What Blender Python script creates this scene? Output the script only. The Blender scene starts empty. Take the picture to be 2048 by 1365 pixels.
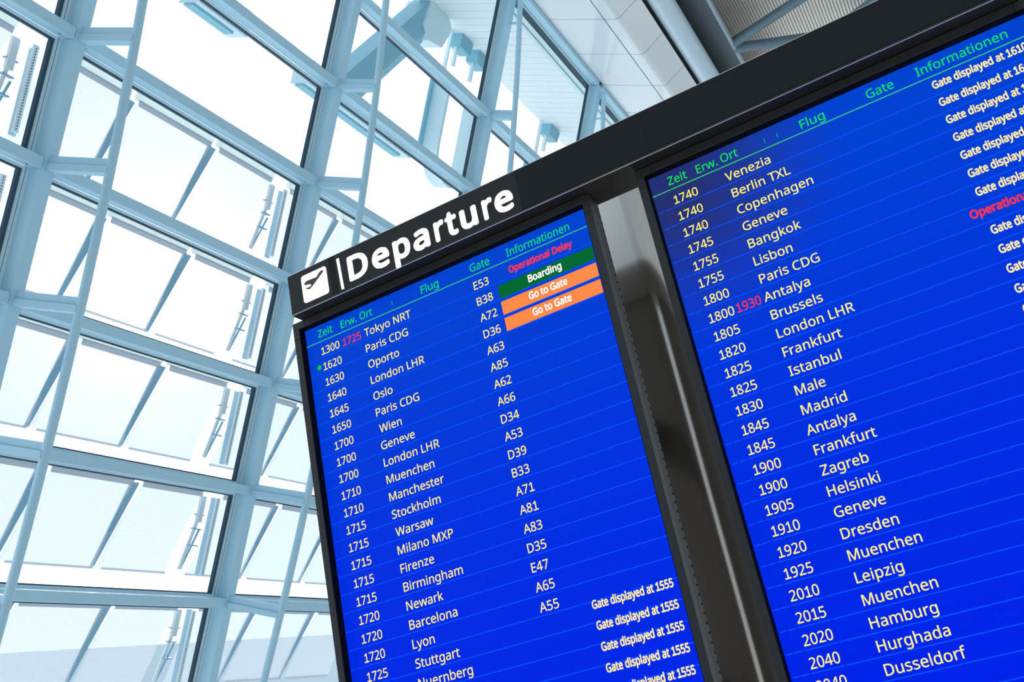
import bpy, bmesh, math, random, os
from mathutils import Vector, Matrix
random.seed(7)
SC = bpy.context.scene
COL = SC.collection

# ------------------------------------------------------------------ frame of the place
# World: X along the departure board to the right, Y into the board, Z up. Metres.
F_PX = 2166.9
X = Vector((0.86007398, -0.34484507, -0.37597159))      # board right   (lens axes: x right, y down, z forward)
U = Vector((-0.19424739, -0.90279883, 0.38369549))      # up
N = Vector((0.47174221, 0.25697501, 0.84345903))        # into the board
def lens_to_world_dir(v): return Vector((v.dot(X), v.dot(N), v.dot(U)))
CAM = Vector((1.29836, -1.81341, 1.60))
ZT = 1.60 + 1.03582                                      # height of the top edge of the left display panel

cam = bpy.data.cameras.new('camera'); cam.sensor_width = 36.0; cam.lens = 36.0 * F_PX / 2048.0
cam.clip_start = 0.05; cam.clip_end = 2000
cam_o = bpy.data.objects.new('camera', cam); COL.objects.link(cam_o)
ex, ey, ez = (lens_to_world_dir(Vector(v)) for v in ((1, 0, 0), (0, -1, 0), (0, 0, -1)))
m = Matrix.Identity(4)
for i in range(3):
    m[i][0], m[i][1], m[i][2], m[i][3] = ex[i], ey[i], ez[i], CAM[i]
cam_o.matrix_world = m
SC.camera = cam_o
SC.view_settings.view_transform = 'Standard'; SC.view_settings.look = 'None'
SC.view_settings.exposure = 0.0; SC.view_settings.gamma = 1.0; SC.view_settings.use_curve_mapping = False

# glazed wall frame: a along the transoms (away), b up the mullions, c outwards through the glass
FS = 1.3
AH = Vector((0.43560622, 0.23633689, 0.86855748)); BV = Vector((0.18079902, -0.97449987, 0.13289742)); CN = Vector((-0.93741937, -0.09556698, 0.33483113))
FA, FB, FC = lens_to_world_dir(AH), lens_to_world_dir(BV), lens_to_world_dir(CN)
F0 = CAM + lens_to_world_dir(Vector((-1.55899107, -2.24615456, 9.61895714))) * FS
def fw(a, b, c): return F0 + (FA * a + FB * b + FC * c) * FS

SUN_DIR = Vector((-0.6096, 0.633, 0.477)).normalized()   # towards the sun, behind the blinds
OUT = FC.normalized()

# ------------------------------------------------------------------ sky and sun
W = bpy.data.worlds.new('sky'); SC.world = W; W.use_nodes = True
nt = W.node_tree; nt.nodes.clear()
wo = nt.nodes.new('ShaderNodeOutputWorld'); bg = nt.nodes.new('ShaderNodeBackground'); nt.links.new(bg.outputs[0], wo.inputs[0])
tc = nt.nodes.new('ShaderNodeTexCoord')
def wdot(v):
    d = nt.nodes.new('ShaderNodeVectorMath'); d.operation = 'DOT_PRODUCT'; d.inputs[1].default_value = v
    nt.links.new(tc.outputs['Generated'], d.inputs[0]); return d.outputs['Value']
def ramp(val, lo, hi, stops):
    mr = nt.nodes.new('ShaderNodeMapRange'); mr.inputs['From Min'].default_value = lo; mr.inputs['From Max'].default_value = hi
    nt.links.new(val, mr.inputs['Value']); r = nt.nodes.new('ShaderNodeValToRGB'); r.color_ramp.interpolation = 'EASE'
    els = r.color_ramp.elements
    els[0].position, els[0].color = stops[0][0], (*stops[0][1], 1); els[1].position, els[1].color = stops[-1][0], (*stops[-1][1], 1)
    for p, c in stops[1:-1]:
        e = els.new(p); e.color = (*c, 1)
    nt.links.new(mr.outputs[0], r.inputs[0]); return r.outputs[0]
# bright overcast sky on the window side, dim side stands in for the hall interior
sky = ramp(wdot(SUN_DIR), -1, 1, [(0.0, (0.29, 0.30, 0.305)), (0.38, (0.225, 0.295, 0.345)), (0.54, (1.02, 1.16, 1.32)), (1.0, (1.14, 1.24, 1.36))])
glow = ramp(wdot(SUN_DIR), 0.986, 1.0, [(0.0, (0, 0, 0)), (0.5, (0.25, 0.25, 0.25)), (1.0, (1.8, 1.8, 1.8))])
ad = nt.nodes.new('ShaderNodeMixRGB'); ad.blend_type = 'ADD'; ad.inputs[0].default_value = 1.0
nt.links.new(sky, ad.inputs[1]); nt.links.new(glow, ad.inputs[2]); nt.links.new(ad.outputs[0], bg.inputs[0]); bg.inputs[1].default_value = 1.15

sl = bpy.data.lights.new('sun', 'SUN'); sl.energy = 3.0; sl.angle = math.radians(3); sl.color = (1.0, 0.97, 0.92)
so = bpy.data.objects.new('sun', sl); COL.objects.link(so); so.rotation_euler = SUN_DIR.to_track_quat('Z', 'Y').to_euler(); so.location = (0, 0, 30)

# ------------------------------------------------------------------ materials
def srgb(r, g, b):
    f = lambda v: (v / 255 / 12.92) if v / 255 <= 0.04045 else ((v / 255 + 0.055) / 1.055) ** 2.4
    return (f(r), f(g), f(b), 1.0)
def mat(name, col, rough=0.5, metal=0.0, spec=0.5, noise=0.0, nscale=40.0, bump=0.0):
    M_ = bpy.data.materials.new(name); M_.use_nodes = True; t = M_.node_tree; p = t.nodes['Principled BSDF']
    p.inputs['Base Color'].default_value = col; p.inputs['Roughness'].default_value = rough; p.inputs['Metallic'].default_value = metal
    p.inputs['Specular IOR Level'].default_value = spec
    if noise or bump:
        co = t.nodes.new('ShaderNodeTexCoord'); n = t.nodes.new('ShaderNodeTexNoise'); n.inputs['Scale'].default_value = nscale; n.inputs['Detail'].default_value = 4
        t.links.new(co.outputs['Object'], n.inputs['Vector'])
        if noise:
            mx = t.nodes.new('ShaderNodeMixRGB'); mx.blend_type = 'MULTIPLY'; mx.inputs[0].default_value = noise; mx.inputs[1].default_value = col
            t.links.new(n.outputs['Fac'], mx.inputs[2]); t.links.new(mx.outputs[0], p.inputs['Base Color'])
        if bump:
            bp = t.nodes.new('ShaderNodeBump'); bp.inputs['Strength'].default_value = bump; bp.inputs['Distance'].default_value = 0.001
            t.links.new(n.outputs['Fac'], bp.inputs['Height']); t.links.new(bp.outputs[0], p.inputs['Normal'])
    return M_
def emit(name, col, strength=1.0):
    M_ = bpy.data.materials.new(name); M_.use_nodes = True; t = M_.node_tree; t.nodes.clear()
    o = t.nodes.new('ShaderNodeOutputMaterial'); e = t.nodes.new('ShaderNodeEmission'); e.inputs[0].default_value = col; e.inputs[1].default_value = strength
    t.links.new(e.outputs[0], o.inputs[0]); return M_

MAT = {}
MAT['paint'] = mat('pale_blue_steel_paint', (0.50, 0.79, 0.95, 1), 0.45, spec=0.4, noise=0.06)
MAT['alu'] = mat('window_aluminium', (0.70, 0.90, 0.98, 1), 0.38, spec=0.5, noise=0.05)
MAT['rubber'] = mat('dark_glazing_gasket', (0.025, 0.075, 0.12, 1), 0.6)
MAT['bezel'] = mat('black_powder_coat', (0.030, 0.032, 0.034, 1), 0.55, spec=0.3, bump=0.25, nscale=900)
MAT['cabinet_side'] = mat('dark_brown_black_sheet', (0.026, 0.024, 0.019, 1), 0.6, spec=0.3, bump=0.25, nscale=900)
MAT['liner'] = mat('matt_black_liner', (0.006, 0.006, 0.008, 1), 0.8, spec=0.1)
MAT['sign_face'] = mat('satin_black_sign_face', (0.020, 0.023, 0.025, 1), 0.5, spec=0.2, bump=0.1, nscale=600)
MAT['sign_blank'] = mat('matt_black_blank_panel', (0.016, 0.019, 0.021, 1), 0.7, spec=0.15)
MAT['sign_under'] = mat('dark_bronze_underside', (0.030, 0.026, 0.023, 1), 0.45, spec=0.4)
MAT['edge'] = mat('edge_highlight_metal', (0.85, 0.80, 0.76, 1), 0.35, metal=0.6)  # pale metal for the painted edge highlights of the sign
MAT['steel'] = mat('brushed_steel', (0.93, 0.85, 0.78, 1), 0.14, metal=1.0)
MAT['soffit'] = mat('white_soffit_sheet', (0.88, 0.95, 0.98, 1), 0.14, spec=0.6)
MAT['seam'] = mat('dark_seam', (0.02, 0.05, 0.07, 1), 0.8)
MAT['pipe'] = mat('grey_pipe_lagging', (0.66, 0.83, 0.94, 1), 0.28, spec=0.5)
MAT['beam'] = mat('dark_grey_beam', (0.085, 0.115, 0.125, 1), 0.6)
MAT['flange'] = mat('beam_flange_paint', (0.34, 0.45, 0.55, 1), 0.5)
MAT['brace'] = mat('slate_blue_tube', (0.145, 0.23, 0.285, 1), 0.5, noise=0.1)
MAT['deck'] = mat('cream_corrugated_deck', (0.95, 0.90, 0.83, 1), 0.5)
MAT['deck_gap'] = mat('dark_deck_groove', (0.02, 0.035, 0.04, 1), 0.8)
MAT['floor'] = mat('grey_hall_floor', (0.50, 0.51, 0.51, 1), 0.5, noise=0.1, nscale=3)
MAT['reflect_wall'] = mat('dark_reflection_wall', (0.010, 0.012, 0.013, 1), 0.9, spec=0.0)  # near-black, for the added wall reflected in the steel post
MAT['blocking_wall'] = mat('pale_grey_blocking_wall', (0.45, 0.52, 0.56, 1), 0.7)
MAT['apron'] = mat('pale_concrete_apron', (0.84, 0.86, 0.86, 1), 0.9, noise=0.05, nscale=1)
MAT['canopy'] = mat('pale_canopy_boards', (0.88, 0.95, 0.97, 1), 0.5)
MAT['ext_steel'] = mat('teal_grey_exterior_steel', (0.24, 0.52, 0.64, 1), 0.5)
MAT['ext_pale'] = mat('pale_teal_sun_block', (0.72, 0.88, 0.93, 1), 0.5)
MAT['ext_wall'] = mat('pale_terminal_cladding', (0.66, 0.78, 0.84, 1), 0.7)
MAT['rail'] = mat('blue_grey_blind_rail', (0.30, 0.54, 0.70, 1), 0.5)
MAT['side_rail'] = mat('pale_blue_side_rail', (0.45, 0.64, 0.76, 1), 0.4)
MAT['white_alu'] = mat('white_blind_hardware', (0.85, 0.90, 0.92, 1), 0.4)
MAT['text_cream'] = emit('screen_cream_text', srgb(255, 236, 120), 1.12)
MAT['text_cream_b'] = emit('screen_cream_status_text', srgb(255, 240, 165), 1.0)
MAT['text_green'] = emit('screen_green_text', srgb(20, 225, 95), 1.0)
MAT['rule_green'] = emit('screen_green_rule', srgb(60, 205, 120), 1.0)
MAT['rule_blue'] = emit('screen_light_blue_rule', srgb(10, 82, 255), 1.0)
MAT['text_red'] = emit('screen_red_text', srgb(250, 52, 60), 1.1)
MAT['text_white'] = emit('screen_white_text', (1, 1, 1, 1), 1.0)
MAT['box_green'] = emit('screen_green_box', srgb(4, 105, 50), 1.0)
MAT['box_orange'] = emit('screen_orange_box', srgb(255, 140, 72), 1.0)
MAT['dot_green'] = emit('screen_green_dot', srgb(12, 200, 60), 1.0)
MAT['sign_light'] = emit('backlit_white_acrylic', (1.0, 0.98, 1.0, 1), 1.25)
MAT['sign_symbol'] = mat('grey_film_symbol', (0.05, 0.05, 0.06, 1), 0.6)

def glass_mat():
    M_ = bpy.data.materials.new('clear_window_glass'); M_.use_nodes = True; t = M_.node_tree; t.nodes.clear()
    o = t.nodes.new('ShaderNodeOutputMaterial'); mx = t.nodes.new('ShaderNodeMixShader'); tr = t.nodes.new('ShaderNodeBsdfTransparent'); gl = t.nodes.new('ShaderNodeBsdfGlossy')
    fr = t.nodes.new('ShaderNodeFresnel'); fr.inputs[0].default_value = 1.25
    tr.inputs[0].default_value = (0.965, 0.985, 0.99, 1); gl.inputs['Roughness'].default_value = 0.0
    ge = t.nodes.new('ShaderNodeNewGeometry'); sb = t.nodes.new('ShaderNodeMath'); sb.operation = 'SUBTRACT'; sb.inputs[0].default_value = 1.0; t.links.new(ge.outputs['Backfacing'], sb.inputs[1])
    ml = t.nodes.new('ShaderNodeMath'); ml.operation = 'MULTIPLY'; t.links.new(fr.outputs[0], ml.inputs[0]); t.links.new(sb.outputs[0], ml.inputs[1])
    t.links.new(ml.outputs[0], mx.inputs[0]); t.links.new(tr.outputs[0], mx.inputs[1]); t.links.new(gl.outputs[0], mx.inputs[2]); t.links.new(mx.outputs[0], o.inputs[0]); return M_
MAT['glass'] = glass_mat()

def fabric_mat():
    # woven white sunscreen: open mesh that lets part of the light straight through and scatters the rest
    M_ = bpy.data.materials.new('white_sunscreen_mesh'); M_.use_nodes = True; t = M_.node_tree; t.nodes.clear()
    o = t.nodes.new('ShaderNodeOutputMaterial'); uv = t.nodes.new('ShaderNodeTexCoord')
    def wave(scale, axis):
        w = t.nodes.new('ShaderNodeTexWave'); w.wave_type = 'BANDS'; w.bands_direction = axis; w.wave_profile = 'SIN'; w.inputs['Scale'].default_value = scale
        t.links.new(uv.outputs['UV'], w.inputs['Vector']); return w.outputs['Fac']
    a, b = wave(11, 'X'), wave(11, 'Y')
    mu = t.nodes.new('ShaderNodeMath'); mu.operation = 'MULTIPLY'; t.links.new(a, mu.inputs[0]); t.links.new(b, mu.inputs[1])
    ns = t.nodes.new('ShaderNodeTexNoise'); ns.inputs['Scale'].default_value = 3.0; t.links.new(uv.outputs['UV'], ns.inputs['Vector'])
    mr = t.nodes.new('ShaderNodeMapRange'); mr.inputs['To Min'].default_value = 0.20; mr.inputs['To Max'].default_value = 0.72; t.links.new(mu.outputs[0], mr.inputs['Value'])
    tl = t.nodes.new('ShaderNodeBsdfTranslucent'); tl.inputs[0].default_value = (0.47, 0.50, 0.54, 1)
    df = t.nodes.new('ShaderNodeBsdfDiffuse'); df.inputs[0].default_value = (0.78, 0.86, 0.90, 1)
    m1 = t.nodes.new('ShaderNodeMixShader'); m1.inputs[0].default_value = 0.25; t.links.new(tl.outputs[0], m1.inputs[1]); t.links.new(df.outputs[0], m1.inputs[2])
    tr = t.nodes.new('ShaderNodeBsdfTransparent'); tr.inputs[0].default_value = (0.95, 0.97, 1.0, 1)
    m2 = t.nodes.new('ShaderNodeMixShader'); t.links.new(mr.outputs[0], m2.inputs[0]); t.links.new(m1.outputs[0], m2.inputs[1]); t.links.new(tr.outputs[0], m2.inputs[2])
    t.links.new(m2.outputs[0], o.inputs[0]); return M_
MAT['fabric'] = fabric_mat()
def roller_mat():
    M_ = bpy.data.materials.new('rolled_white_fabric'); M_.use_nodes = True; t = M_.node_tree; t.nodes.clear()
    o = t.nodes.new('ShaderNodeOutputMaterial'); mx = t.nodes.new('ShaderNodeMixShader'); mx.inputs[0].default_value = 0.65
    d = t.nodes.new('ShaderNodeBsdfDiffuse'); d.inputs[0].default_value = (0.9, 0.92, 0.9, 1); l = t.nodes.new('ShaderNodeBsdfTranslucent'); l.inputs[0].default_value = (0.9, 0.93, 0.9, 1)
    t.links.new(d.outputs[0], mx.inputs[1]); t.links.new(l.outputs[0], mx.inputs[2]); t.links.new(mx.outputs[0], o.inputs[0]); return M_
MAT['roller'] = roller_mat()

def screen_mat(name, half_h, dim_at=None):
    # LCD viewing-angle shift painted into the emission: greener blue at the top, deeper below; one panel is darker and greyer near one corner
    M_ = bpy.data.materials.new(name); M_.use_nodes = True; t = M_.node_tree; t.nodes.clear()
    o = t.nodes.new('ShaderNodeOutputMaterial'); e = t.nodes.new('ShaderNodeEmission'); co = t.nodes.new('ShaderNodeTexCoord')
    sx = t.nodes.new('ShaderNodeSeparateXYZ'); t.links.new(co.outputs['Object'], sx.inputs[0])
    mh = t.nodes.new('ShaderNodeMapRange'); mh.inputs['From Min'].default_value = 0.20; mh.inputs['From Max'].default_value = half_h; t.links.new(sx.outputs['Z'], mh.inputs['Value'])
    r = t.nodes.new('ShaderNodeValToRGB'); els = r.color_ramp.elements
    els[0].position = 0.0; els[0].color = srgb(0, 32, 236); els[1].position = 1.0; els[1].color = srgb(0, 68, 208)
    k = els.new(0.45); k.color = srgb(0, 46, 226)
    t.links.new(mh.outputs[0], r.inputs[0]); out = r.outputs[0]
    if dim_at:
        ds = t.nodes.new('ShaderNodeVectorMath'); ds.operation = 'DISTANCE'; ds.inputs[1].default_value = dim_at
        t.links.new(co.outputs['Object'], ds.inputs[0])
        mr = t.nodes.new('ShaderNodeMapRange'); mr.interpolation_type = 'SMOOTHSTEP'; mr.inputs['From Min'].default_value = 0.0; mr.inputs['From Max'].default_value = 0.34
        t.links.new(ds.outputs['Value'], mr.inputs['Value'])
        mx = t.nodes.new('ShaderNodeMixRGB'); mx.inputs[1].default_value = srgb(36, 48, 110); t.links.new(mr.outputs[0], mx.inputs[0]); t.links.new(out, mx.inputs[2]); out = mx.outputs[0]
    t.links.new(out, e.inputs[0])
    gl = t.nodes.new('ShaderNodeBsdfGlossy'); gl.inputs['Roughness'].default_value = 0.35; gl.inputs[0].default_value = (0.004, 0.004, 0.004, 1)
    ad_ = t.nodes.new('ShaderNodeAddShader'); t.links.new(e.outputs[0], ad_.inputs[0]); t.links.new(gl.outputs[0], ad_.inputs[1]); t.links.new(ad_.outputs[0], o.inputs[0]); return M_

# ------------------------------------------------------------------ mesh helpers
ORG = {}                                       # world position of every object's origin
class MB:
    def __init__(self): self.v = []; self.f = []; self.uv = []
    def poly(self, pts, uv=None):
        i = len(self.v); self.v += [tuple(p) for p in pts]; self.f.append(tuple(range(i, i + len(pts)))); self.uv.append(uv)
    def hexa(self, c):          # 8 corners: bottom 0-3, top 4-7
        i = len(self.v); self.v += [tuple(p) for p in c]
        for q in ((3, 2, 1, 0), (4, 5, 6, 7), (0, 1, 5, 4), (1, 2, 6, 5), (2, 3, 7, 6), (3, 0, 4, 7)):
            self.f.append(tuple(i + k for k in q)); self.uv.append(None)
    def fbox(self, a0, a1, b0, b1, c0, c1):
        self.hexa([fw(a0, b0, c0), fw(a1, b0, c0), fw(a1, b0, c1), fw(a0, b0, c1), fw(a0, b1, c0), fw(a1, b1, c0), fw(a1, b1, c1), fw(a0, b1, c1)])
    def box(self, x0, x1, y0, y1, z0, z1):
        self.hexa([(x0, y0, z0), (x1, y0, z0), (x1, y1, z0), (x0, y1, z0), (x0, y0, z1), (x1, y0, z1), (x1, y1, z1), (x0, y1, z1)])
    def tube(self, pts, r, n=14, cap=True, r2=None):
        pts = [Vector(p) for p in pts]; rings = []
        for k, p in enumerate(pts):
            d = (pts[min(k + 1, len(pts) - 1)] - pts[max(k - 1, 0)]).normalized()
            s = d.cross(Vector((0.13, 0.31, 0.94))).normalized() if k == 0 else (s - d * s.dot(d)).normalized()
            t = d.cross(s); rr = r if r2 is None else r + (r2 - r) * k / (len(pts) - 1)
            i = len(self.v); self.v += [tuple(p + (s * math.cos(2 * math.pi * j / n) + t * math.sin(2 * math.pi * j / n)) * rr) for j in range(n)]; rings.append(i)
        for q in range(len(rings) - 1):
            for j in range(n):
                self.f.append((rings[q] + j, rings[q] + (j + 1) % n, rings[q + 1] + (j + 1) % n, rings[q + 1] + j)); self.uv.append(None)
        if cap:
            self.f.append(tuple(rings[0] + j for j in reversed(range(n)))); self.uv.append(None)
            self.f.append(tuple(rings[-1] + j for j in range(n))); self.uv.append(None)
    def prism(self, poly, ext):  # extrude polygon by vector
        poly = [Vector(p) for p in poly]; e = Vector(ext); i = len(self.v); n = len(poly)
        self.v += [tuple(p) for p in poly] + [tuple(p + e) for p in poly]
        self.f.append(tuple(range(i, i + n))); self.f.append(tuple(i + n + k for k in reversed(range(n)))); self.uv += [None, None]
        for k in range(n):
            self.f.append((i + k, i + n + k, i + n + (k + 1) % n, i + (k + 1) % n)); self.uv.append(None)
    def build(self, name, material, parent=None, origin=None, smooth=False, bevel=0.0, recalc=True):
        me = bpy.data.meshes.new(name); o_ = Vector(origin) if origin is not None else Vector((0, 0, 0))
        base = ORG[parent.name] if parent else Vector((0, 0, 0))
        org = o_ if origin is not None else base
        me.from_pydata([tuple(Vector(p) - org) for p in self.v], [], self.f)
        if any(u for u in self.uv):
            ul = me.uv_layers.new(name='uv')
            for p_, u in zip(me.polygons, self.uv):
                if u:
                    for li, q in zip(p_.loop_indices, u): ul.data[li].uv = q
        for mm in (material if isinstance(material, (list, tuple)) else [material]): me.materials.append(mm)
        if recalc:
            bm = bmesh.new(); bm.from_mesh(me); bmesh.ops.recalc_face_normals(bm, faces=bm.faces); bm.to_mesh(me); bm.free()
        if smooth:
            me.polygons.foreach_set('use_smooth', [True] * len(me.polygons))
        o = bpy.data.objects.new(name, me); COL.objects.link(o)
        if parent:
            o.parent = parent; o.location = org - base
        else: o.location = org
        ORG[o.name] = Vector(org)
        if smooth:
            md = o.modifiers.new('edges', 'EDGE_SPLIT'); md.split_angle = math.radians(40)
        if bevel:
            md = o.modifiers.new('bevel', 'BEVEL'); md.width = bevel; md.segments = 2; md.limit_method = 'ANGLE'
        return o
def tag(o, label=None, cat=None, group=None, kind=None):
    for k, v in (('label', label), ('category', cat), ('group', group), ('kind', kind)):
        if v: o[k] = v
    return o
def empty(name, loc, label=None, cat=None, group=None, kind=None):
    o = bpy.data.objects.new(name, None); COL.objects.link(o); o.location = loc; o.empty_display_size = 0.1
    ORG[o.name] = Vector(loc); return tag(o, label, cat, group, kind)

# ------------------------------------------------------------------ lettering
def load_font():
    try:
        p = os.path.join(bpy.utils.system_resource('DATAFILES', path='fonts'), 'NotoSansHebrew-Regular.woff2')
        return bpy.data.fonts.load(p)
    except Exception:
        return None
FONT = load_font()
_glyphs = {}
def edge(c, o, s):
    c.body = s; me = o.to_mesh(); x = max(v.co.x for v in me.vertices); o.to_mesh_clear(); return x
def text_raw(s, res=3):
    """flat outline mesh of a string at size 1: (verts, faces)"""
    key = (s, res)
    if key not in _glyphs:
        c = bpy.data.curves.new('text', 'FONT'); c.body = s; c.resolution_u = res; c.fill_mode = 'FRONT'
        if FONT: c.font = FONT
        o = bpy.data.objects.new('text', c)
        me = o.to_mesh()
        vs, fs = [(v.co.x, v.co.y) for v in me.vertices], [tuple(p.vertices) for p in me.polygons]
        o.to_mesh_clear()
        for i, ch in enumerate(s):                      # the screen's figure 1 stands on a foot
            if ch == '1' and len(s) > 1:
                xr = edge(c, o, s[:i + 1]); k = len(vs); st = 0.088 * 0.5
                vs += [(xr - st - 0.185, 0), (xr - st + 0.185, 0), (xr - st + 0.185, 0.068), (xr - st - 0.185, 0.068)]; fs.append((k, k + 1, k + 2, k + 3))
        _glyphs[key] = (vs, fs); bpy.data.objects.remove(o); bpy.data.curves.remove(c)
    return _glyphs[key]
def text_width(s):
    v, _ = text_raw(s); return max(p[0] for p in v) - min(p[0] for p in v)
CAP = max(p[1] for p in text_raw('H')[0])
def put_text(mb, s, u, w, cap, sx=None, width=None, bold=0.0, off=-0.0012, italic=0.0, res=3, u_left=True, place=None):
    """s with its left edge at u, baseline at w (down), capital height cap; sx = horizontal stretch; bold in units of the size"""
    v, f = text_raw(s, res); k = cap / CAP
    x0 = min(p[0] for p in v); wd = max(p[0] for p in v) - x0
    kx = (width / (wd + 2 * bold)) if width else k * (sx or 1.0)
    shifts = [(0, 0)] if not bold else [(bold * math.cos(t), bold * math.sin(t)) for t in [i * math.pi / 4 for i in range(8)]]
    for dx, dy in shifts:
        i = len(mb.v)
        for x, y in v:
            mb.v.append(place(u + (x - x0 + dx + bold) * kx, w - (y + dy) * k, off))
        for q in f:
            mb.f.append(tuple(i + j for j in q)); mb.uv.append(None)
def bp(u, w, n): return (u, n, ZT - w)        # board coordinates: right, down from the panel top, depth
def rect(mb, u0, u1, w0, w1, n): mb.poly([bp(u0, w1, n), bp(u1, w1, n), bp(u1, w0, n), bp(u0, w0, n)])

# ------------------------------------------------------------------ departure screens
PH = 1.262                                     # height of the lit panel
def status_text(parent, s, u, w, cap, width, m_, name='status_text'):
    b = MB(); put_text(b, s, u, w, cap, width=width, bold=0.030, off=-0.0016, place=bp); return b.build(name, m_, parent, recalc=False)
def screen(u0, pitch, dim, label):
    """u0: shift of the screen along the board"""
    q = lambda u: u + u0
    root = empty('departure_screen', bp(q(0.354), PH + 0.0165, 0.0), label, 'screen')
    # housing with a row of vent slots along the back edge of its sides
    b = MB(); b.box(q(-0.0155), q(0.723), 0.0046, 0.034, ZT - PH - 0.016, ZT + 0.016); b.build('housing', MAT['cabinet_side'], root, bevel=0.002)
    for side in (q(0.7236), q(-0.0161)):
        b = MB(); z = ZT + 0.004; k = 0
        while z > ZT - PH:
            b.box(side - 0.0004, side + 0.0003, 0.0255, 0.0280, z - 0.007, z - 0.0025)
            z -= 0.0165; k += 1
        b.build('vent', MAT['liner'], root)
    # bezel: four bars with fine joints near the corners
    b = MB()
    o0, o1, i0, i1 = -0.0160, 0.7235, 0.0, 0.7086
    b.box(q(o0), q(o1), -0.0200, 0.0045, ZT - 0.0008, ZT + 0.0165); b.box(q(o0), q(o1), -0.0200, 0.0045, ZT - PH - 0.0165, ZT - PH)
    b.box(q(o0), q(i0), -0.0200, 0.0045, ZT - PH, ZT - 0.0008); b.box(q(i1), q(o1), -0.0200, 0.0045, ZT - PH, ZT - 0.0008)
    bez = b.build('bezel', MAT['bezel'], root, bevel=0.0008)
    for s0, s1, z0, z1 in ((o0 - 0.0002, i0 + 0.0002, -0.0236, -0.0228), (i1 - 0.0002, o1 + 0.0002, -0.0236, -0.0228), (0.017, 0.0178, 0.0, 0.0167), (0.690, 0.6908, 0.0, 0.0167)):
        b = MB(); b.box(q(s0), q(s1), -0.0203, -0.0060, ZT + z0, ZT + z1); b.build('bezel_joint', MAT['liner'], bez)
    b = MB(); t = 0.0012
    b.box(q(i0 - 0.001), q(i1 + 0.001), -0.0192, -0.0005, ZT - 0.0012, ZT + 0.0002); b.box(q(i0 - 0.001), q(i1 + 0.001), -0.0192, -0.0005, ZT - PH - 0.0002, ZT - PH + 0.0012)
    b.box(q(i0 - 0.0002), q(i0 + 0.0012), -0.0192, -0.0005, ZT - PH, ZT); b.box(q(i1 - 0.0012), q(i1 + 0.0002), -0.0192, -0.0005, ZT - PH, ZT)
    b.build('bezel_liner', MAT['liner'], bez)
    # lit panel
    b = MB(); b.box(q(0.0002), q(0.7084), 0.0, 0.0042, ZT - PH, ZT - 0.0004)
    c_ = ORG[root.name]
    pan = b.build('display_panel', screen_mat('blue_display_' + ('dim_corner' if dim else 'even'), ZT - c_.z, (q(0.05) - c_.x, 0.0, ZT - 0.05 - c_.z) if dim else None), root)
    # rules
    t0 = 0.0 if not dim else 0.0035
    b = MB(); rect(b, q(t0 * .4), q(0.7075), 0.0395, 0.0415, -0.0010); b.build('heading_rule', MAT['rule_green'], pan, recalc=False)
    b = MB()
    for k in range(32):
        w = 0.0787 + pitch * k
        if w > PH - 0.01: break
        for s0, s1 in ((0.0038, 0.0160), (0.0172, 0.0325), (0.0338, 0.0900), (0.0916, 0.7060)):
            rect(b, q(s0 + t0 * .3), q(s1), w - 0.0009, w + 0.0009, -0.0008)
    b.build('row_rules', MAT['rule_blue'], pan, recalc=False)
    return root, pan, q
D_W = 0.0492                                   # width of a four digit time
def headings(pan, items, cap):
    for s, u, w, width in items:
        b = MB(); put_text(b, s, u, w, cap, width=width, bold=0.006, place=bp); b.build('heading_text', MAT['text_green'], pan, recalc=False)
SXT = D_W / (text_width('1300') * 0.0174 / CAP)
SXC = 0.1360 / (text_width('London LHR') * 0.0174 / CAP)
SXG = 0.0353 / (text_width('E53') * 0.0174 / CAP)
def cell(pan, name, s, u, w, sx, m_, cap=0.0173, bold=0.005):
    b = MB(); put_text(b, s, u, w, cap, sx=sx, bold=bold, place=bp); return b.build(name, m_, pan, recalc=False)

# left screen
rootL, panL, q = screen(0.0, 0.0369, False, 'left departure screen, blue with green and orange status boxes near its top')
headings(panL, [('Zeit', 0.0352, 0.0302, 0.0395), ('Erw.', 0.0978, 0.0312, 0.0420), ('Ort', 0.1490, 0.0310, 0.0330), ('Flug', 0.3090, 0.0318, 0.0440), ('Gate', 0.4312, 0.0318, 0.0470), ('Informationen', 0.5190, 0.0326, 0.1450)], 0.0174)
timesL = '1300 1620 1630 1640 1645 1650 1700 1700 1700 1710 1710 1715 1715 1715 1715 1715 1720 1720 1720 1725'.split()
citiesL = ['Tokyo NRT', 'Paris CDG', 'Oporto', 'London LHR', 'Oslo', 'Paris CDG', 'Wien', 'Geneve', 'London LHR', 'Muenchen', 'Manchester', 'Stockholm', 'Warsaw', 'Milano MXP', 'Firenze', 'Birmingham', 'Newark', 'Barcelona', 'Lyon', 'Stuttgart', 'Nuernberg']
gatesL = 'E53 B38 A72 D36 A63 A85 A62 A66 D34 A53 D39 B33 A71 A81 A83 D35 E47 A65 A55'.split()
bl = lambda i: 0.0730 + 0.03685 * i
for i, s in enumerate(timesL): cell(panL, 'departure_time', s, 0.0378, bl(i), SXT, MAT['text_cream'])
for i, s in enumerate(citiesL): cell(panL, 'destination', s, 0.1520 + (0.0025 if s[0] in 'TW' else 0), bl(i), SXC, MAT['text_cream'])
for i, s in enumerate(gatesL): cell(panL, 'gate_number', s, 0.4322, bl(i) + 0.0005, SXG, MAT['text_cream'])
cell(panL, 'delayed_time', '1725', 0.0960, bl(0) + 0.0005, SXT, MAT['text_red'])
b = MB(); b.poly([bp(0.0271 + 0.0056 * math.cos(-k * math.pi / 12), 0.0990 + 0.0060 * math.sin(-k * math.pi / 12), -0.0012) for k in range(24)]); b.build('status_dot', MAT['dot_green'], panL, recalc=False)
status_text(panL, 'Operational Delay', 0.5165, 0.0692, 0.0142, 0.1450, MAT['text_red'])
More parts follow.
